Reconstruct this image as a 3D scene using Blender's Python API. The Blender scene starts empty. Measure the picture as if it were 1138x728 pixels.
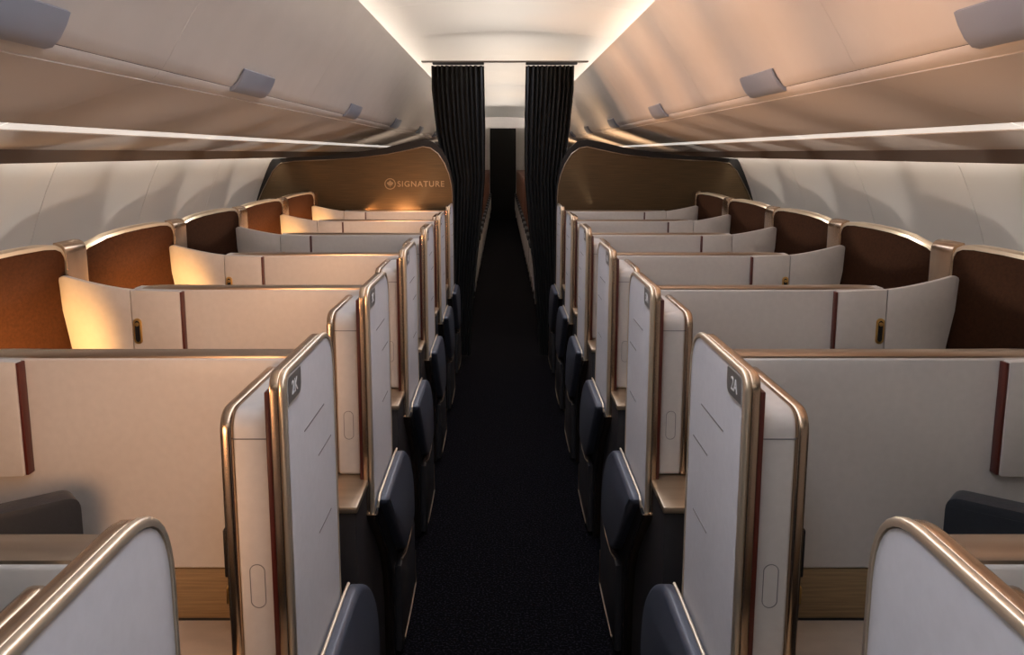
import bpy, bmesh, math, random
from mathutils import Vector, Matrix
random.seed(4)
S = bpy.context.scene
COL = S.collection
PI = math.pi

# ------------------------------------------------------------------ materials
def mat(name, col, rough=.5, metal=0.0, noise=0.0, nscale=20.0, stretch=(1, 1, 1), bump=0.0, emis=None, estr=0.0, coat=0.0, sheen=0.0, spec=.5, speck=None):
    m = bpy.data.materials.new(name); m.use_nodes = True
    nt = m.node_tree; b = nt.nodes['Principled BSDF']
    b.inputs['Base Color'].default_value = (*col, 1)
    b.inputs['Roughness'].default_value = rough
    b.inputs['Metallic'].default_value = metal
    b.inputs['Specular IOR Level'].default_value = spec
    b.inputs['Coat Weight'].default_value = coat
    b.inputs['Sheen Weight'].default_value = sheen
    if emis:
        b.inputs['Emission Color'].default_value = (*emis, 1)
        b.inputs['Emission Strength'].default_value = estr
    if noise or bump or speck:
        tc = nt.nodes.new('ShaderNodeTexCoord'); mp = nt.nodes.new('ShaderNodeMapping')
        mp.inputs['Scale'].default_value = stretch
        nt.links.new(tc.outputs['Object'], mp.inputs['Vector'])
        nz = nt.nodes.new('ShaderNodeTexNoise'); nz.inputs['Scale'].default_value = nscale
        nz.inputs['Detail'].default_value = 4
        nt.links.new(mp.outputs['Vector'], nz.inputs['Vector'])
        rp = nt.nodes.new('ShaderNodeValToRGB')
        if speck:
            rp.color_ramp.elements[0].position = .5; rp.color_ramp.elements[1].position = .72
            rp.color_ramp.elements[0].color = (*col, 1); rp.color_ramp.elements[1].color = (*speck, 1)
        else:
            rp.color_ramp.elements[0].position = .3; rp.color_ramp.elements[1].position = .7
            rp.color_ramp.elements[0].color = (*[c * (1 - noise) for c in col], 1)
            rp.color_ramp.elements[1].color = (*[min(1, c * (1 + noise)) for c in col], 1)
        nt.links.new(nz.outputs['Fac'], rp.inputs['Fac'])
        nt.links.new(rp.outputs['Color'], b.inputs['Base Color'])
        if bump:
            bp = nt.nodes.new('ShaderNodeBump'); bp.inputs['Strength'].default_value = bump
            bp.inputs['Distance'].default_value = .004
            nt.links.new(nz.outputs['Fac'], bp.inputs['Height'])
            nt.links.new(bp.outputs['Normal'], b.inputs['Normal'])
    return m

M = {}
M['panel'] = mat('warm_white_laminate', (.585, .552, .515), .42, noise=.03, nscale=60)
M['plate'] = mat('cool_lit_laminate', (.60, .60, .63), .42, noise=.03, nscale=60)  # part of the bluish aisle light is put into this tint
M['ceil'] = mat('ceiling_paint', (.70, .67, .62), .55)
M['bin'] = mat('bin_plastic', (.60, .56, .53), .5, noise=.02, nscale=8)
M['bin_under'] = mat('bin_underside_plastic', (.62, .57, .54), .5)
M['fascia'] = mat('dark_fascia', (.10, .075, .06), .35)
M['wall'] = mat('wall_plastic', (.60, .58, .55), .6)
M['bronze'] = mat('bronze_metal', (.58, .44, .32), .24, 1.0, noise=.08, nscale=30, stretch=(1, 1, .06))
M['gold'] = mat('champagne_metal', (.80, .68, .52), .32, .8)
M['rail'] = mat('brushed_rail_metal', (.42, .33, .25), .32, .9, noise=.1, nscale=30, stretch=(.05, 1, 1))
M['brown'] = mat('brown_shell_fabric', (.032, .0115, .0042), .8, noise=.2, nscale=120, bump=.3, spec=.12)
M['red'] = mat('oxblood_lining', (.085, .013, .007), .4)
M['black'] = mat('black_plastic', (.010, .009, .009), .45, spec=.3)
M['kick'] = mat('charcoal_laminate', (.022, .020, .021), .5, noise=.1, nscale=30)
M['navy'] = mat('navy_padding', (.075, .086, .115), .34, noise=.08, nscale=200, bump=.1)
M['leather'] = mat('dark_blue_leather', (.018, .022, .028), .42, noise=.1, nscale=160, bump=.15)
M['wood'] = mat('light_wood', (.27, .18, .09), .5, noise=.25, nscale=14, stretch=(.6, 1, 14))
M['stone'] = mat('pale_stone', (.46, .40, .34), .4, noise=.12, nscale=9, stretch=(1, 2, 1))
M['ledge'] = mat('bronze_ledge', (.42, .32, .22), .38, .8, noise=.12, nscale=25, stretch=(.06, 1, 1))
M['badge'] = mat('grey_badge', (.16, .15, .14), .4)
M['badge_rim'] = mat('badge_rim', (.5, .48, .45), .4)
M['white'] = mat('white_lettering', (.85, .85, .85), .5)
M['seam'] = mat('seam_grey', (.20, .19, .19), .7, spec=.2)
M['brass'] = mat('brass', (.62, .38, .13), .3, 1.0)
M['latch'] = mat('latch_blue_grey', (.28, .31, .38), .4)
M['bulk'] = mat('bronze_woven_bulkhead', (.10, .062, .027), .42, .55, noise=.22, nscale=40, stretch=(.15, 1, 6), bump=.1)
M['letter'] = mat('gold_lettering', (.33, .23, .13), .4, .2)
M['curtain'] = mat('black_curtain_cloth', (.009, .0075, .006), .9, noise=.2, nscale=150)
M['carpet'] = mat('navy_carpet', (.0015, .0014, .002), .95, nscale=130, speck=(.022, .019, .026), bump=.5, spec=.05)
M['estrip'] = mat('light_strip_lens', (.8, .78, .74), .4, emis=(1, .93, .85), estr=.62)
M['cove'] = mat('cove_light_lens', (.8, .8, .8), .4, emis=(1, .93, .87), estr=21.0)
M['wash'] = mat('wall_wash_lens', (.8, .8, .8), .4, emis=(1, .92, .82), estr=22.0)
M['ecoseat'] = mat('russet_seat_leather', (.13, .045, .022), .5, noise=.1, nscale=60)
M['ecodark'] = mat('dark_seat_fabric', (.02, .018, .022), .7)
M['ecoarm'] = mat('grey_seat_plastic', (.42, .38, .36), .45)

# ------------------------------------------------------------------ mesh helpers
def finish(name, bm, m, parent=None, loc=(0, 0, 0), smooth=40, keep=False):
    bmesh.ops.remove_doubles(bm, verts=bm.verts, dist=1e-6)
    bmesh.ops.recalc_face_normals(bm, faces=bm.faces)
    me = bpy.data.meshes.new(name)
    bm.to_mesh(me); bm.free()
    ms = m if isinstance(m, (list, tuple)) else [m]
    for x in ms: me.materials.append(M[x])
    for p in me.polygons: p.use_smooth = True
    me.set_sharp_from_angle(angle=math.radians(smooth))
    o = bpy.data.objects.new(name, me); COL.objects.link(o)
    o.location = loc
    if parent: o.parent = parent
    return o

def prism(outline, axis, a0, a1, bm=None, bev=0, seg=2):
    """closed 2-D outline extruded along one axis"""
    own = bm is None
    b = bmesh.new()
    def P(u, v, a):
        return {'x': (a, u, v), 'y': (u, a, v), 'z': (u, v, a)}[axis]
    A = [b.verts.new(P(u, v, a0)) for u, v in outline]
    B = [b.verts.new(P(u, v, a1)) for u, v in outline]
    n = len(outline)
    capA = b.faces.new(A); capB = b.faces.new(B[::-1])
    for i in range(n): b.faces.new((A[i], B[i], B[(i + 1) % n], A[(i + 1) % n]))
    bmesh.ops.recalc_face_normals(b, faces=b.faces)
    if bev:
        es = list(set(capA.edges) | set(capB.edges))
        bmesh.ops.bevel(b, geom=es, offset=bev, segments=seg, affect='EDGES', profile=.5, clamp_overlap=True)
    if own: return b
    me = bpy.data.meshes.new('t'); b.to_mesh(me); b.free(); bm.from_mesh(me); bpy.data.meshes.remove(me)
    return bm

def box(x0, x1, y0, y1, z0, z1, bm=None, bev=0, seg=2):
    b = bmesh.new()
    bmesh.ops.create_cube(b, size=1)
    for v in b.verts:
        v.co = Vector((x0 + (v.co.x + .5) * (x1 - x0), y0 + (v.co.y + .5) * (y1 - y0), z0 + (v.co.z + .5) * (z1 - z0)))
    if bev: bmesh.ops.bevel(b, geom=b.edges[:], offset=bev, segments=seg, affect='EDGES', profile=.5, clamp_overlap=True)
    if bm is None: return b
    me = bpy.data.meshes.new('t'); b.to_mesh(me); b.free(); bm.from_mesh(me); bpy.data.meshes.remove(me)
    return bm

def rounded(pts, rads, seg=7):
    """polygon with rounded corners"""
    out = []; n = len(pts)
    for i, (p, r) in enumerate(zip(pts, rads)):
        p = Vector(p); a = Vector(pts[i - 1]); c = Vector(pts[(i + 1) % n])
        if r <= 0: out.append(tuple(p)); continue
        u = (a - p).normalized(); v = (c - p).normalized()
        p0 = p + u * r; p1 = p + v * r
        for k in range(seg + 1):
            t = k / seg
            q = p0 * (1 - t) ** 2 + p * 2 * t * (1 - t) + p1 * t * t
            # blend to circular feel
            out.append(tuple(q))
    return out

def inset(pts, d):
    n = len(pts); area = sum(pts[i][0] * pts[(i + 1) % n][1] - pts[(i + 1) % n][0] * pts[i][1] for i in range(n))
    sg = 1 if area > 0 else -1
    out = []
    for i in range(n):
        p = Vector(pts[i]); a = Vector(pts[i - 1]); c = Vector(pts[(i + 1) % n])
        e1 = (p - a); e2 = (c - p)
        if e1.length < 1e-7: e1 = e2
        if e2.length < 1e-7: e2 = e1
        n1 = Vector((-e1.y, e1.x)).normalized() * sg; n2 = Vector((-e2.y, e2.x)).normalized() * sg
        m = (n1 + n2)
        if m.length < 1e-6: m = n1
        m.normalize()
        k = d / max(.35, m.dot(n1))
        q = p + m * k
        out.append((q.x, q.y))
    return out

def ring(outer, inner, axis, a0, a1, bev=0, closed=True):
    b = bmesh.new()
    def P(u, v, a):
        return {'x': (a, u, v), 'y': (u, a, v), 'z': (u, v, a)}[axis]
    L = [[b.verts.new(P(u, v, a)) for u, v in pts] for pts, a in ((outer, a0), (inner, a0), (inner, a1), (outer, a1))]
    n = len(outer); es = []
    for i in range(n if closed else n - 1):
        j = (i + 1) % n
        for k in range(4):
            A = L[k]; B = L[(k + 1) % 4]
            b.faces.new((A[i], A[j], B[j], B[i]))
    if not closed:
        for e in (0, n - 1): b.faces.new([L[k][e] for k in range(4)])
    bmesh.ops.recalc_face_normals(b, faces=b.faces)
    if bev:
        outs = set(L[0]) | set(L[3])
        b.edges.ensure_lookup_table()
        es = [e for e in b.edges if (e.verts[0] in L[0] and e.verts[1] in L[0]) or (e.verts[0] in L[3] and e.verts[1] in L[3])]
        bmesh.ops.bevel(b, geom=es, offset=bev, segments=3, affect='EDGES', profile=.5, clamp_overlap=True)
    return b

def loft(sections, close_ends=True, closed=False):
    """sections: list of equally long point lists (3-D)"""
    b = bmesh.new()
    V = [[b.verts.new(p) for p in s] for s in sections]
    n = len(sections[0])
    for s in range(len(V) - 1):
        for i in range(n if closed else n - 1):
            j = (i + 1) % n
            b.faces.new((V[s][i], V[s][j], V[s + 1][j], V[s + 1][i]))
    if close_ends and closed:
        b.faces.new(V[0]); b.faces.new(V[-1][::-1])
    return b

def tube(path, r, bm=None, n=8, up=None):
    b = bmesh.new() if bm is None else bm
    path = [Vector(p) for p in path]
    rings = []
    for i, p in enumerate(path):
        t = (path[min(i + 1, len(path) - 1)] - path[max(i - 1, 0)]).normalized()
        ax = up or (Vector((0, 0, 1)) if abs(t.z) < .9 else Vector((1, 0, 0)))
        u = t.cross(ax).normalized(); v = t.cross(u).normalized()
        rings.append([b.verts.new(p + (u * math.cos(2 * PI * k / n) + v * math.sin(2 * PI * k / n)) * r) for k in range(n)])
    for i in range(len(rings) - 1):
        for k in range(n):
            b.faces.new((rings[i][k], rings[i][(k + 1) % n], rings[i + 1][(k + 1) % n], rings[i + 1][k]))
    b.faces.new(rings[0]); b.faces.new(rings[-1][::-1])
    return b

def flip(bm, s):
    if s < 0:
        for v in bm.verts: v.co.x = -v.co.x
        bmesh.ops.reverse_faces(bm, faces=bm.faces)
    return bm

def empty(name, loc, label, cat, group=None):
    o = bpy.data.objects.new(name, None); COL.objects.link(o)
    o.empty_display_size = .1; o.location = loc
    o['label'] = label; o['category'] = cat
    if group: o['group'] = group
    return o

def tag(o, label, cat, group=None):
    o['label'] = label; o['category'] = cat
    if group: o['group'] = group
    return o

def struct(o): o['kind'] = 'structure'; return o

def kids(o): return [c for c in bpy.data.objects if c.parent is o]
def copy_tree(o, parent=None):
    ch = kids(o)
    c = o.copy(); COL.objects.link(c)
    if parent: c.parent = parent
    for k in ch: copy_tree(k, c)
    return c

def text_mesh(body, size, depth=.0006, spacing=1.0, bold=0.0):
    cu = bpy.data.curves.new('t', 'FONT'); cu.body = body; cu.size = size; cu.extrude = depth
    cu.align_x = 'CENTER'; cu.align_y = 'CENTER'; cu.space_character = spacing; cu.offset = bold
    o = bpy.data.objects.new('t', cu); COL.objects.link(o)
    bpy.context.view_layer.update()
    dg = bpy.context.evaluated_depsgraph_get()
    me = bpy.data.meshes.new_from_object(o.evaluated_get(dg))
    b = bmesh.new(); b.from_mesh(me)
    bpy.data.objects.remove(o); bpy.data.curves.remove(cu); bpy.data.meshes.remove(me)
    return b

# ------------------------------------------------------------------ layout numbers
PITCH = .84
Y1 = 1.61            # front face of the first whole divider
YB = 6.10            # galley-end bulkhead
YE = 20.5            # far end of the cabin
RC, ZC = 1.87, .65   # cabin lining radius and centre height
def wallx(z): return math.sqrt(RC * RC - (z - ZC) ** 2)

# ------------------------------------------------------------------ room shell
def build_shell():
    b = box(-1.78, 1.78, -1.2, YE, -.03, 0)
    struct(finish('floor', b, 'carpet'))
    # ceiling: a sheet with shallow cross seams
    b = bmesh.new()
    cuts = [-1.2, .35, 1.9, 2.9, 3.95, 4.95, 6.16, 7.6, 9.2, 11, 13, 15, 17, YE]
    vault = [(-1.09, 2.262), (-.95, 2.305), (-.75, 2.345), (-.5, 2.375), (-.25, 2.392), (0, 2.398)]
    vault = vault + [(-x, z) for x, z in vault[-2::-1]]
    for i in range(len(cuts) - 1):
        prism(vault + [(x, z + .02) for x, z in vault[::-1]], 'y', cuts[i] + .002, cuts[i + 1] - .002, b)
    prism([(x, z + .021) for x, z in vault] + [(x, z + .03) for x, z in vault[::-1]], 'y', -1.2, YE, b)
    struct(finish('ceiling', b, 'ceil'))
    # curved side walls, one panel about a metre long after another
    seams = [-1.2, .30, 1.25, 2.2, 3.15, 4.09, 5.03, 6.0, 7.0] + [8 + 1.0 * k for k in range(12)] + [YE]
    zs = [-.0, .15, .35, .55, .75, .95, 1.1, 1.2, 1.3, 1.4, 1.48, 1.56, 1.62]
    for s, nm in ((-1, 'wall_left'), (1, 'wall_right')):
        b = bmesh.new()
        for i in range(len(seams) - 1):
            a0 = seams[i] + .002; a1 = seams[i + 1] - .002
            prof = [(wallx(z), z) for z in zs] + [(wallx(z) + .02, z) for z in zs[::-1]]
            prism(prof, 'y', a0, a1, b)
        prism([(wallx(z) + .012, z) for z in zs] + [(wallx(z) + .03, z) for z in zs[::-1]], 'y', -1.2, YE, b)
        struct(finish(nm, flip(b, s), 'wall'))
    # far end of the cabin with its dark doorway
    b = box(-1.9, 1.9, YE, YE + .04, 0, 2.44)
    struct(finish('wall_back', b, 'bin'))
    b = box(-.31, .31, YE - .03, YE - .005, 0, 2.13, None, .01)
    struct(finish('door_1', b, 'curtain'))
    for s, nm in ((-1, 'trim_1'), (1, 'trim_2')):
        # fascia below the bins that hides the wall wash light
        b = prism([(1.585, 1.564), (1.595, 1.564), (1.612, 1.518), (1.600, 1.516)], 'y', -1.2, YE, None)
        struct(finish(nm, flip(b, s), 'fascia'))
    for s, nm in ((-1, 'trim_3'), (1, 'trim_4')):
        b = box(1.615, 1.632, -1.2, YE, 1.552, 1.560)
        struct(finish(nm, flip(b, s), 'wash'))
    for s, nm in ((-1, 'trim_5'), (1, 'trim_6')):
        b = prism([(1.02, 2.20), (1.05, 2.255), (1.056, 2.255), (1.026, 2.20)], 'y', -1.2, YE)
        struct(finish(nm, flip(b, s), 'cove'))

# overhead bins ------------------------------------------------------
DOOR = [(.925, 1.768), (.917, 1.772), (.899, 1.797), (.872, 1.845), (.833, 1.907), (.785, 1.977), (.733, 2.05), (.684, 2.12), (.645, 2.168), (.628, 2.188)]
def build_bin(s, y0, y1, latch, label):
    t = empty('overhead_bin', (s * .9, (y0 + y1) / 2, 1.55), label, 'overhead bin', 'overhead bins on both sides of the cabin')
    def rel(b):
        flip(b, s)
        for v in b.verts: v.co -= Vector((s * .9, (y0 + y1) / 2, 1.55))
        return b
    g = .0005
    prof = DOOR + [(.640, 2.190), (1.07, 2.176), (1.07, 2.14), (.72, 2.10), (.96, 1.80)]
    finish('bin_door', rel(prism(prof, 'y', y0 + g, y1 - g)), 'bin', t)
    # lip between the door and the underside
    prof = [(.960, 1.7675), (.9265, 1.7672), (.929, 1.758), (.943, 1.747), (.957, 1.7400), (1.0, 1.765)]
    finish('lip', rel(prism(prof, 'y', y0 + g, y1 - g)), 'bin', t)
    prof = [(.958, 1.737), (1.05, 1.708), (1.20, 1.665), (1.328, 1.629), (1.328, 1.66), (1.2, 1.70), (1.0, 1.775), (.97, 1.775)]
    finish('underside_panel', rel(prism(prof, 'y', y0 + g, y1 - g)), 'bin_under', t)
    prof = [(1.386, 1.611), (1.50, 1.580), (1.612, 1.555), (1.63, 1.566), (1.60, 1.60), (1.386, 1.64)]
    finish('outer_panel', rel(prism(prof, 'y', y0 + g, y1 - g)), 'bin_under', t)
    prof = [(1.329, 1.6325), (1.385, 1.6145), (1.385, 1.632), (1.329, 1.650)]
    finish('light_strip', rel(prism(prof, 'y', y0 + .004, y1 - .004)), 'estrip', t)
    if latch is not None:
        # curved flap lying on the lower door edge
        pr = [(.930, 1.754), (.914, 1.757), (.897, 1.774), (.882, 1.800), (.872, 1.824), (.879, 1.829), (.892, 1.803), (.906, 1.784), (.930, 1.771)]
        b = prism(pr, 'y', latch - .19, latch + .19, None, .004, 2)
        finish('latch', rel(b), 'latch', t)
    return t

build_shell()
BINB = [-.6, .65, 2.3, 3.97, 6.1, 8.2, 10.2, 12.3, 14.4, 16.5, 18.5, YE]
LATCH = {1: 1.55, 2: 3.08, 3: 5.10, 4: 7.15, 5: 9.2, 6: 11.25, 7: 13.3}
ORD = {0: 'first', 1: 'nearest', 2: 'second nearest', 3: 'third nearest', 4: 'fourth nearest', 5: 'fifth nearest', 6: 'sixth nearest', 7: 'seventh nearest', 8: 'eighth nearest', 9: 'ninth nearest', 10: 'tenth nearest', 11: 'eleventh nearest'}
for s in (-1, 1):
    side = 'left' if s < 0 else 'right'
    tone = 'grey white' if s < 0 else 'peach lit white'
    for i in range(1, len(BINB) - 1):
        where = 'above the suites' if BINB[i + 1] < 6 else 'past the dark curtain'
        if i == 1: lab = f'{tone} overhead bin on the {side}, nearest one, latch cut by photo edge'
        elif i < 4: lab = f'{tone} overhead bin, {side} row, {ORD[i]} one, {where}'
        else: lab = f'{tone} overhead bin, {side} row, {ORD[i]} one, {where}'
        if i == 1: y0 = BINB[0]
        else: y0 = BINB[i]
        build_bin(s, y0, BINB[i + 1], LATCH.get(i), lab)

# ------------------------------------------------------------------ suites
PF, PB = -.335, .05          # side plate front and back (local y)
PT = 1.213
def plate_outline(d=0):
    pts = [(PF, .60), (PB, .60), (PB, PT), (PF, PT)]
    o = rounded(pts, [.01, .01, .10, .035], 9)
    return inset(o, d) if d else o

SHELL = [(1.318, .045, 1.235), (1.3195, .041, 1.258), (1.323, .033, 1.274), (1.330, .016, 1.283), (1.345, -.02, 1.2855), (1.380, -.10, 1.281), (1.413, -.18, 1.273), (1.445, -.25, 1.260), (1.485, -.31, 1.232), (1.525, -.355, 1.185), (1.565, -.385, 1.11), (1.600, -.40, 1.01)]

def make_suite(s):
    t = empty('private_suite', (0, 0, 0), '', 'suite', 'private suites along the aisle')
    F = lambda n, b, m, p=t: finish(n, flip(b, s), m, p)
    # --- divider between this suite and the one in front: panel, rail, wooden band
    top = [(.408, 1.154), (.92, 1.154), (.99, 1.155), (1.05, 1.157), (1.10, 1.158)]
    outl = [(.482, .714), (.482, 1.10), (.408, 1.10)] + top + [(1.10, .93), (1.20, .918), (1.20, .714)]
    F('divider_panel', prism(outl, 'y', 0, .06, None, .006, 3), 'panel')
    rl = bmesh.new()
    sec = [(.003, -.002), (.003, .003), (.006, .0055), (.056, .0055), (.061, .003), (.061, -.002)]
    sections = [[(x, y, z + dz * k - .002 * (1 - k)) for (y, dz) in sec] for (x, z), k in zip(top[:5], (1, 1, 1, .6, 0))]
    rl.free(); rl = loft(sections, True, True)
    F('top_rail', rl, 'rail')
    F('wood_band', box(.482, 1.29, .002, .055, .604, .712, None, .002), 'wood')
    F('lower_panel', box(.482, 1.29, .006, .055, .0, .603, None, .002), 'kick')
    # --- wing panel standing proud of the divider, red inner edge
    tw = 1.152
    w = rounded([(.958, .921), (1.0995, .921), (1.0995, tw + .005), (.958, tw)], [.006, 0, 0, .003], 3)
    wing = F('wing_panel', prism(w, 'y', -.026, -.002, None, .002, 2), 'panel')
    F('lining_strip', box(.9515, .9575, -.0245, -.002, .924, 1.150, None, .001), 'red', wing)
    # outer wing: curves back towards the shell and rises
    secs = []
    for u in (0, .12, .24, .36, .48, .6, .7, .78, .85, .90, .94, .97, .99, 1.0):
        x = 1.102 + .243 * u; y = -.026 + .05 * u * u; zt = 1.157 + .042 * (u ** 1.2); zb = .921
        drop = 0 if u < .84 else .046 * (1 - math.sqrt(max(0, 1 - ((u - .84) / .16) ** 2)))
        zt -= drop
        lean = .045 * u
        def X(z): return x - lean * (1 - max(0, (z - zb) / (1.2 - zb)))
        zz = [zb, zb + (zt - zb) * .33, zb + (zt - zb) * .66, zt - .004, zt]
        secs.append([(X(z), y + (.003 if i == 4 else 0), z) for i, z in enumerate(zz)] + [(X(z), y + .022 - (.003 if i == 4 else 0), z) for i, z in list(enumerate(zz))[::-1]])
    F('outer_wing', loft(secs, True, True), 'panel')
    # oval brass catch on the wing
    ov = [(1.085 + .0125 * math.cos(a) , 1.035 + .026 * (1 if math.sin(a) > 0 else -1) + .0125 * math.sin(a)) for a in [2 * PI * k / 24 for k in range(24)]]
    c = F('door_catch', prism(ov, 'y', -.0295, -.025, None, .0015, 2), 'brass')
    ov2 = [(1.085 + (x - 1.085) * .55, 1.035 + (z - 1.035) * .82) for x, z in ov]
    F('recess', prism(ov2, 'y', -.0302, -.0285), 'black', c)
    ov3 = [(1.085 + .006 * math.cos(a), 1.056 + .006 * math.sin(a)) for a in [2 * PI * k / 16 for k in range(16)]]
    F('button', prism(ov3, 'y', -.0335, -.030, None, .001, 2), 'brass', c)
    # --- tall shell behind the neighbour's head, brown lining, gold frame
    N = len(SHELL)
    def nrm(i):
        a = Vector(SHELL[max(0, i - 1)][:2]); c = Vector(SHELL[min(N - 1, i + 1)][:2])
        d = (c - a).normalized(); return Vector((-d.y, d.x))          # points outboard/aft
    inner = [Vector((x, y)) for x, y, z in SHELL]
    secs = []
    for i, (x, y, z) in enumerate(SHELL):
        n = nrm(i); th = .012
        if n.x < 0: n = -n
        q = inner[i] + n * th
        secs.append([(x, y, .62), (x, y, z - .012), (q.x, q.y, z - .012), (q.x, q.y, .62)])
    sh = F('shell', loft(secs, True, True), 'brown')
    secs = []
    for i, (x, y, z) in enumerate(SHELL):
        n = nrm(i)
        if n.x < 0: n = -n
        q = inner[i] + n * .013; r = inner[i] + n * .042; p = inner[i] - n * .003
        secs.append([(p.x, p.y, z - .013), (p.x, p.y, z - .002), (p.x + n.x * .003, p.y + n.y * .003, z), (r.x, r.y, z), (r.x, r.y, .62), (q.x, q.y, .62), (q.x, q.y, z - .013)])
    F('shell_trim', loft(secs, True, True), 'gold', sh)
    # end cap of the shell, turned towards the aisle
    o = rounded([(1.312, .62), (1.350, .62), (1.350, 1.287), (1.312, 1.287)], [0, 0, .004, .034], 8)
    F('shell_end_cap', prism(o, 'y', .042, .165, None, .005, 3), 'bronze', sh)
    # --- side plate at the aisle
    pl = F('side_plate', prism(plate_outline(.011), 'x', .3595, .3835, None, .002, 2), 'plate')
    F('edge_trim', ring(plate_outline(.0025), plate_outline(.0135), 'x', .3685, .3845, .003), 'bronze', pl)
    F('polished_lip', ring(plate_outline(), plate_outline(.0095), 'x', .3575, .3690, .0045), 'gold', pl)
    for (a0, a1, z) in ((-.215, -.055, 1.078), (-.115, .0, .998), (-.13, -.02, .853)):
        F('slot', box(.3588, .3597, a0, a1, z - .0012, z + .0012), 'seam', pl)
    bo = rounded([(-.318, 1.155), (-.232, 1.155), (-.232, 1.199), (-.318, 1.199)], [.004, .02, .006, .012], 6)
    bd = F('number_plate', prism(bo, 'x', .3575, .3596, None, .0006, 1), 'badge', pl)
    F('rim', ring(inset(bo, -.0025), bo, 'x', .3577, .3597), 'badge_rim', bd)
    # --- sliding door parked behind the plate
    F('door_lining', box(.385, .3935, -.328, .04, .61, 1.18, None, .002), 'red')
    DF, DBk, DT, DBt = -.302, -.006, 1.140, .702
    do = rounded([(DF, DBt), (DBk, DBt), (DBk, DT), (DF, DT)], [.012, .012, .02, .04], 7)
    dr = F('sliding_door', prism(do, 'x', .3955, .4545, None, .006, 3), 'panel')
    F('door_trim', prism(inset(do, -.003), 'x', .455, .4755, None, .007, 3), 'bronze', dr)
    hx, hz = .425, .84
    def oval(r): return [(hx + r * math.cos(a), hz + (.026 if math.sin(a) >= 0 else -.026) + r * math.sin(a)) for a in [2 * PI * k / 40 + .01 for k in range(40)]]
    b = ring(oval(.0130), oval(.0116), 'y', DF - .0007, DF + .002)
    F('door_handle', b, 'seam', dr)
    F('door_seam', box(.3965, .454, DF - .0006, DF + .004, 1.0935, 1.0955), 'seam', dr)
    lt = F('door_latch', box(.4765, .4825, -.294, -.25, .85, .935, None, .003), 'black', dr)
    F('latch_pin', box(.4765, .4830, -.292, -.272, .800, .832, None, .004), 'brass', lt)
    # --- ledge with black cabinet under it, in the entry of the suite
    F('entry_ledge', box(.372, .478, -.505, -.008, .682, .700, None, .005), 'ledge')
    F('entry_cabinet', box(.378, .478, -.49, -.008, 0, .681, None, .004), 'kick')
    # --- aisle side: dark body, bronze edging, navy pad
    body = [(-.3345, .606), (-.322, .588), (-.285, .552), (-.205, .480), (-.13, .400), (-.08, .31), (-.055, .20), (-.05, .01), (.36, .01), (.36, .30), (.31, .42), (.22, .53), (.12, .61)]
    F('body_side', prism(body, 'x', .350, .362, None, .002, 2), 'black')
    edge = body[:8]
    F('body_trim', ring([(y - .006, z) for y, z in edge], [(y + .014, z) for y, z in edge], 'x', .352, .3815, .003, closed=False), 'bronze')
    pad = rounded([(-.322, .640), (.075, .640), (.215, .565), (.315, .455), (.335, .30), (.06, .30), (-.06, .40), (-.20, .535)], [.045, .06, .06, .07, .06, .08, .07, .06], 6)
    secs = []
    for (d, x) in ((0, .350), (.0, .335), (.0012, .3302), (.0045, .326), (.009, .3232), (.014, .322)):
        secs.append([(x, y, z) for y, z in inset(pad, d)])
    F('side_pad', loft(secs, True, True), 'navy')
    F('pad_highlight', tube([(.3505, -.312, .615), (.350, -.308, .632), (.3495, -.292, .6415), (.3495, .03, .6415), (.350, .085, .636)], .0035), 'gold')  # pale tube modelling the specular highlight along the pad's top edge
    # fine bright crease where the pad ends at the kick panel
    F('pad_piping', tube([(.332, .02, .30), (.329, .10, .285), (.328, .22, .285), (.330, .30, .30)], .003), 'rail')
    F('kick_panel', prism([(-.03, .02), (.36, .02), (.37, .26), (.34, .298), (-.02, .298)], 'x', .328, .352, None, .008, 2), 'kick')
    F('kick_trim', tube([(.3275, .02, .035), (.3265, .20, .035), (.3275, .355, .04), (.329, .365, .16)], .003), 'rail')
    # --- console of the suite in front, its pale top against the divider
    cs = F('console', box(.492, .73, -.25, -.004, .0, .585, None, .004), 'panel')
    F('console_top', box(.488, .735, -.255, -.003, .586, .604, None, .004), 'stone', cs)
    return t

protos = {s: make_suite(s) for s in (-1, 1)}
NUM = {0: '1', 1: '2', 2: '3', 3: '4', 4: '5', 5: '6', 6: '7'}
LBL = {
    0: 'white suite cut by the lower {side} photo corner, only rounded plate and rail showing',
    1: 'white suite {side} of the aisle numbered {num}, nearest one seen whole',
    2: '{tone} suite {side} of the aisle, directly behind the one numbered {prev}',
    3: '{tone} suite {side} of the aisle, second behind the one numbered {row1}',
    4: '{tone} suite {side} of the aisle, third behind the one numbered {row1}',
    5: '{tone} suite {side} of the aisle, last but one before the bronze bulkhead',
    6: '{tone} suite {side} of the aisle, last one before the bronze bulkhead'}
def add_number(suite, s, txt):
    pl = [c for c in kids(suite) if c.name.startswith('side_plate')][0]
    bd = [c for c in kids(pl) if c.name.startswith('number_plate')][0]
    b = text_mesh(txt, .032, .0004, 1.05, .0)
    # text plane: its normal looks at the aisle
    if s > 0: R = Matrix(((0, 0, -1), (-1, 0, 0), (0, 1, 0)))
    else: R = Matrix(((0, 0, 1), (1, 0, 0), (0, 1, 0)))
    for v in b.verts:
        v.co = R @ v.co + Vector((s * .3571, -.276, 1.176))
    o = finish('lettering', b, 'white', pl)
    o['label'] = 'white seat number ' + txt
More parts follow.
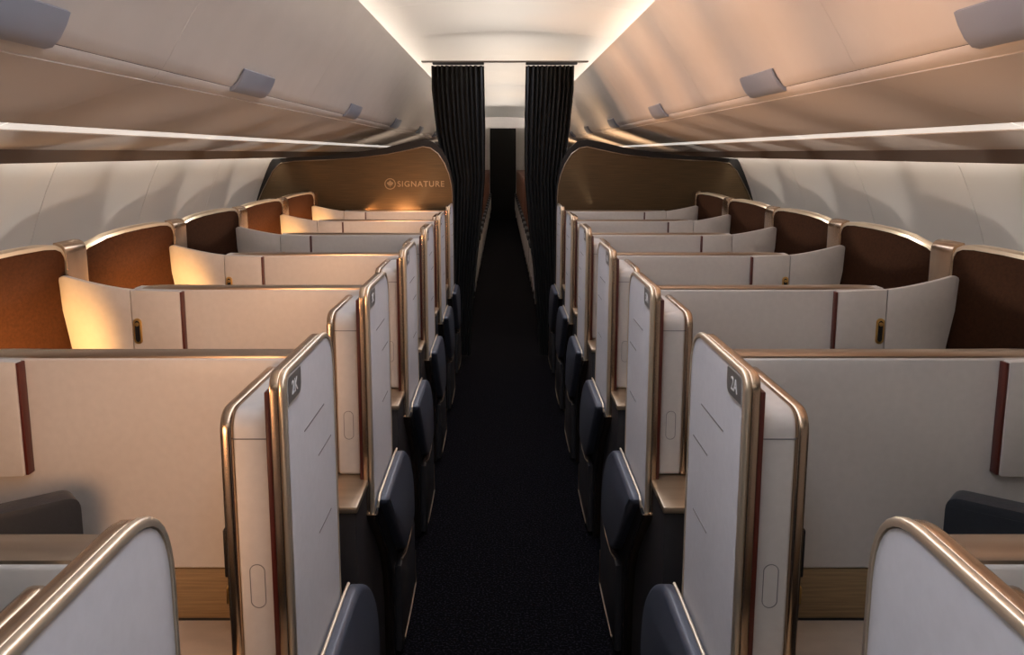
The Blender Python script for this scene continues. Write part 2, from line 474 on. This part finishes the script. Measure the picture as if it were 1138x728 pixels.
for s in (-1, 1):
    side = 'left' if s < 0 else 'right'; let = 'K' if s < 0 else 'A'
    sts = []
    for k in range(7):
        t = protos[s] if k == 0 else copy_tree(protos[s])
        sts.append(t)
    for k, t in enumerate(sts):
        t.location = (0, Y1 + PITCH * (k - 1), 0)
        t['label'] = LBL[k].format(side=side, num=NUM[k] + let, prev='2' + let, row1='2' + let, tone='warmly lit' if s < 0 else 'shaded grey')
        add_number(t, s, NUM[k] + let)

# ------------------------------------------------------------------ seat in the nearest suite on each side
def make_seat(s):
    side = 'left' if s < 0 else 'right'
    t = empty('suite_seat', (s * .98, 1.16, 0), f'dark blue leather seat by the {side} photo edge, in front of the nearest divider', 'seat', 'leather seats inside the nearest suites')
    A = Vector((.795, 1.465)); d = Vector((.766, -.643)).normalized(); n = Vector((-.643, -.766)).normalized()
    def place(b):
        # local: u along the backrest, v towards the sitter, z up
        for v in b.verts:
            p = A + d * v.co.x + n * v.co.y
            v.co = Vector((p.x, p.y, v.co.z))
        flip(b, s)
        for v in b.verts: v.co -= Vector((s * .98, 1.16, 0))
        return b
    o = rounded([(0, .40), (.58, .40), (.58, .92), (.50, .945), (.0, .938)], [.02, .03, .04, .05, .025], 6)
    bk = finish('backrest', place(prism(o, 'y', -.03, .02, None, .012, 3)), 'leather', t)
    pi_ = [(.03, .56), (.035, .82), (.05, .862), (.085, .876), (.20, .874), (.36, .870), (.50, .868), (.54, .85)]
    finish('piping', place(tube([(u, .0215, z) for u, z in pi_], .003)), 'rail', bk)
    finish('headrest', place(box(.16, .44, .018, .036, .80, .862, None, .008, 3)), 'leather', t)
    finish('seat_cushion', place(box(.02, .56, .03, .50, .36, .47, None, .04, 4)), 'leather', t)
    finish('seat_base', place(box(.05, .53, .0, .46, 0, .355, None, .02)), 'kick', t)
for s in (-1, 1): make_seat(s)

# ------------------------------------------------------------------ bulkheads
def bulkhead(s):
    side = 'left' if s < 0 else 'right'
    t = empty('bulkhead', (s * 1.05, YB, 0), f'bronze woven bulkhead on the {side} with black frame and rounded inner corner' + (', lettered SIGNATURE' if s < 0 else ', no lettering'), 'bulkhead')
    def rel(b, sc=True):
        if sc: flip(b, s)
        for v in b.verts: v.co -= Vector((s * 1.05, YB, 0))
        return b
    inner = [(1.79, .0), (1.79, 1.17), (1.735, 1.285), (1.655, 1.425), (1.60, 1.478), (1.50, 1.492), (1.29, 1.500), (1.05, 1.515), (.84, 1.540), (.68, 1.572), (.583, 1.594), (.53, 1.585), (.475, 1.545), (.430, 1.475), (.400, 1.40), (.383, 1.32), (.376, 1.24), (.374, 1.10), (.374, 0)]
    outer = [(1.83, .0), (1.83, 1.20), (1.79, 1.285), (1.71, 1.435), (1.655, 1.508), (1.50, 1.520), (1.29, 1.530), (1.05, 1.558), (.84, 1.590), (.68, 1.628), (.583, 1.645), (.515, 1.63), (.450, 1.578), (.408, 1.495), (.384, 1.41), (.370, 1.32), (.366, 1.24), (.364, 1.10), (.364, 0)]
    finish('bulkhead_panel', rel(prism(inner, 'y', YB, YB + .05)), 'bulk', t)
    finish('frame', rel(ring(outer, inner, 'y', YB - .004, YB + .06, 0)), 'black', t)
    tr = [(x, YB - .006, z) for x, z in inner[1:]]
    finish('edge_trim', rel(tube(tr, .0032, None, 8, Vector((0, 1, 0)))), 'rail', t)
    if s < 0:
        b = text_mesh('SIGNATURE', .057, .001, 1.15, .0006)
        R = Matrix(((1, 0, 0), (0, 0, -1), (0, 1, 0)))
        for v in b.verts:
            v.co = R @ v.co + Vector((-.602, YB - .003, 1.329))
        o = finish('lettering', rel(b, False), 'letter', t); o['label'] = 'gold SIGNATURE lettering'
        # round emblem with a leaf
        cx, cz, R0 = -.822, 1.331, .040
        circ = [(cx + R0 * math.cos(2 * PI * k / 40), cz + R0 * math.sin(2 * PI * k / 40)) for k in range(40)]
        ci = [(cx + R0 * .84 * math.cos(2 * PI * k / 40), cz + R0 * .84 * math.sin(2 * PI * k / 40)) for k in range(40)]
        b = ring(circ, ci, 'y', YB - .004, YB + .002)
        half = [(0, 1), (.14, .72), (.30, .80), (.24, .34), (.46, .58), (.54, .42), (.84, .46), (.74, .20), (.88, .10), (.46, -.26), (.52, -.44), (.06, -.38), (.05, -.86)]
        leaf = half + [(-x, z) for x, z in half[::-1] if x > 0]
        prism([(cx + x * R0 * .68, cz + z * R0 * .68) for x, z in leaf], 'y', YB - .004, YB + .002, b)
        o = finish('emblem', rel(b, False), 'letter', t); o['label'] = 'round leaf emblem'
for s in (-1, 1): bulkhead(s)

# ------------------------------------------------------------------ curtains and their rail
def curtain(s):
    side = 'left' if s < 0 else 'right'
    t = empty('curtain', (s * .34, 6.27, 0), f'black floor length curtain drawn to the {side} of the aisle', 'curtain', 'curtains at the aisle opening')
    rows = [(2.17, .150, .500), (2.0, .147, .498), (1.7, .143, .470), (1.36, .146, .43), (1.0, .178, .43), (.7, .212, .43), (.3, .245, .43), (.03, .262, .43)]
    if s < 0: rows = [(z, a, b + .03 if z > 1.5 else b) for z, a, b in rows]
    secs = []
    rng = random.Random(3 + s)
    ph = [rng.uniform(-.4, .4) for _ in range(20)]
    n = 120
    for (z, a, b) in rows:
        sec = []
        for i in range(n + 1):
            u = i / n
            k = u * 11
            amp = .026 * (1 + .25 * math.sin(k * .9 + ph[int(k) % 20]))
            y = 6.27 + amp * math.sin(2 * PI * k + .5 * math.sin(2.1 * k)) + .01 * math.sin(5 * u + z)
            sec.append((a + (b - a) * u, y, z))
        secs.append(sec)
    back = [[(x, y + .008, z) for x, y, z in sec[::-1]] for sec in secs]
    bm = loft([f + g for f, g in zip(secs, back)], True, True)
    flip(bm, s)
    for v in bm.verts: v.co -= Vector((s * .34, 6.27, 0))
    finish('cloth', bm, 'curtain', t, smooth=70)
    hb = box(.150, .52, 6.235, 6.305, 2.178, 2.193, None, .004)
    flip(hb, s)
    for v in hb.verts: v.co -= Vector((s * .34, 6.27, 0))
    finish('heading', hb, 'black', t)
for s in (-1, 1): curtain(s)
b = bmesh.new()
box(-.60, .60, 6.24, 6.30, 2.194, 2.203, b, .003)
tag(finish('curtain_rail', b, 'fascia', None), 'slim dark curtain rail across the ceiling above both black curtains', 'curtain rail')

# ------------------------------------------------------------------ economy seats beyond the curtain (aisle seats only)
def make_eco(s):
    t = empty('economy_seat', (0, 0, 0), '', 'seat', 'economy aisle seats beyond the curtain')
    F = lambda n, b, m, p=t: finish(n, flip(b, s), m, p)
    o = rounded([(-.02, .46), (.10, .46), (.20, 1.12), (.17, 1.17), (.12, 1.17), (.07, 1.10)], [.02, .02, .03, .02, .02, .03], 4)
    F('seat_back', prism(o, 'x', .305, .735, None, .03, 3), 'ecoseat')
    F('headrest', box(.36, .68, .045, .085, 1.0, 1.15, None, .015, 3), 'ecoseat')
    F('seat_cushion', box(.305, .735, -.42, .06, .38, .48, None, .03, 3), 'ecodark')
    ar = rounded([(-.32, .58), (.10, .58), (.10, .64), (-.32, .64)], [.02, .01, .02, .025], 4)
    F('armrest', prism(ar, 'x', .262, .303, None, .008, 2), 'ecodark')
    F('side_cover', prism(rounded([(-.34, .26), (.10, .26), (.10, .57), (-.30, .57)], [.05, .03, .03, .06], 5), 'x', .27, .298, None, .008, 2), 'ecoarm')
    for yy in (-.32, .02):
        F('leg', box(.32, .36, yy, yy + .05, 0, .38, None, .006), 'ecoarm')
    return t
eco = {s: make_eco(s) for s in (-1, 1)}
for s in (-1, 1):
    side = 'left' if s < 0 else 'right'
    L = [eco[s]] + [copy_tree(eco[s]) for _ in range(15)]
    for k, t in enumerate(L):
        t.location = (0, 7.35 + .8 * k, 0)
        if k == 0: t['label'] = f'russet economy seat on the {side} side of the dark aisle, nearest the curtain'
        else: t['label'] = f'russet economy seat {side} of the dark aisle, row {k + 1} counted from the curtain'

# ------------------------------------------------------------------ lights
def light(kind, name, loc, energy, col, **kw):
    l = bpy.data.lights.new(name, kind); l.energy = energy; l.color = col
    for k, v in kw.items(): setattr(l, k, v)
    o = bpy.data.objects.new(name, l); COL.objects.link(o); o.location = loc
    return o
def aim(o, tgt):
    o.rotation_euler = (Vector(tgt) - o.location).to_track_quat('-Z', 'Y').to_euler()

WARM = (1.0, .52, .19)
for k in range(0, 7):
    y = Y1 + PITCH * (k - 1)
    if k != 3:
        # reading lamp low in the corner by the shell, turned outboard
        l = light('SPOT', 'reading_lamp', (-1.15, y + .51, .98), 21.0, (1, .50, .16), spot_size=math.radians(115 if k else 70), spot_blend=.9, shadow_soft_size=.025)
        aim(l, (-1.43, y + .74, .97))
        # second warm lamp, added as fill, washing the next divider
        l = light('SPOT', 'panel_fill', (-.72 if k else -.66, y + .12, 1.08), 11.0, (1, .52, .25), spot_size=math.radians(120), spot_blend=.7, shadow_soft_size=.10)
        aim(l, (-.92, y + .84, .92))
    l = light('SPOT', 'bin_fill', (-1.02, y + .30, 1.12), 75.0, (1, .50, .22), spot_size=math.radians(48), spot_blend=.8, shadow_soft_size=.03)  # warm fill added to tint the bins across the aisle
    aim(l, (.75, y + .7, 2.00))
    for s in (-1, 1):
        l = light('SPOT', 'wall_fill', (s * .85, y + .59, 1.16), 6.0, (1, .9, .8), spot_size=math.radians(50), spot_blend=.4, shadow_soft_size=.01)  # unseen lamp added to throw the shell shadows onto the wall
        aim(l, (s * 1.75, y + .72, 1.47))
        l = light('SPOT', 'underside_fill', (s * 1.0, y + .35, 1.13), 1.4, (1, .86, .76), spot_size=math.radians(90), spot_blend=.8, shadow_soft_size=.05)  # neutral fill added to brighten the bin undersides
        aim(l, (s * 1.0, y + .35, 2.0))
for s in (-1, 1):
    # added fill without a fixture, just above the partitions, washing the ceiling
    l = light('AREA', 'ceiling_fill', (s * .62, 7.6, 1.19), 19.0, (1, .91, .84), shape='RECTANGLE', size=.04, size_y=16.0)
    l.data.spread = math.radians(55)
    l.rotation_euler = (0, PI - s * math.atan2(.62, 1.19), 0)
for s, e, c in ((-1, 6, (1, .8, .62)), (1, 26, (1, .62, .34))):
    for yy in (7.6, 9.6, 12.5):
        l = light('SPOT', 'economy_fill', (s * .95, yy, 1.2), e, c, spot_size=math.radians(130), spot_blend=.8, shadow_soft_size=.05)  # fill added to brighten the bins past the curtain
        aim(l, (s * .9, yy + .2, 2.0))
# fill areas added without fixtures: cool over the aisle, warm behind the camera
l = light('AREA', 'aisle_fill', (0, 3.0, 2.17), 29, (.72, .80, 1.0), shape='RECTANGLE', size=.3, size_y=7.5)
aim(l, (0, 3.0, 0))
l = light('AREA', 'front_fill', (0, -1.0, 1.9), 3, (1, .9, .8), shape='RECTANGLE', size=2.0, size_y=.6)
aim(l, (0, 2.5, .9))

w = bpy.data.worlds.new('cabin_air'); S.world = w; w.use_nodes = True
w.node_tree.nodes['Background'].inputs['Color'].default_value = (.9, .85, .8, 1)
w.node_tree.nodes['Background'].inputs['Strength'].default_value = .02

# ------------------------------------------------------------------ camera
cam = bpy.data.cameras.new('camera'); co = bpy.data.objects.new('camera', cam); COL.objects.link(co)
F_PX = 940
cam.sensor_fit = 'HORIZONTAL'; cam.sensor_width = 36; cam.lens = 36 * F_PX / 1138
th = math.atan(.16)
co.location = (-.02, 0, 1.55); co.rotation_euler = (PI / 2 - th, 0, 0)
cam.shift_x = 11 / 1138
cam.shift_y = -(364 - (170 + .16 * F_PX)) / 1138
cam.clip_start = .02
S.camera = co
S.view_settings.view_transform = 'Standard'; S.view_settings.look = 'None'
S.view_settings.gamma = 1; S.view_settings.use_curve_mapping = False
S.view_settings.exposure = 0
S.cycles.max_bounces = 8; S.cycles.diffuse_bounces = 5
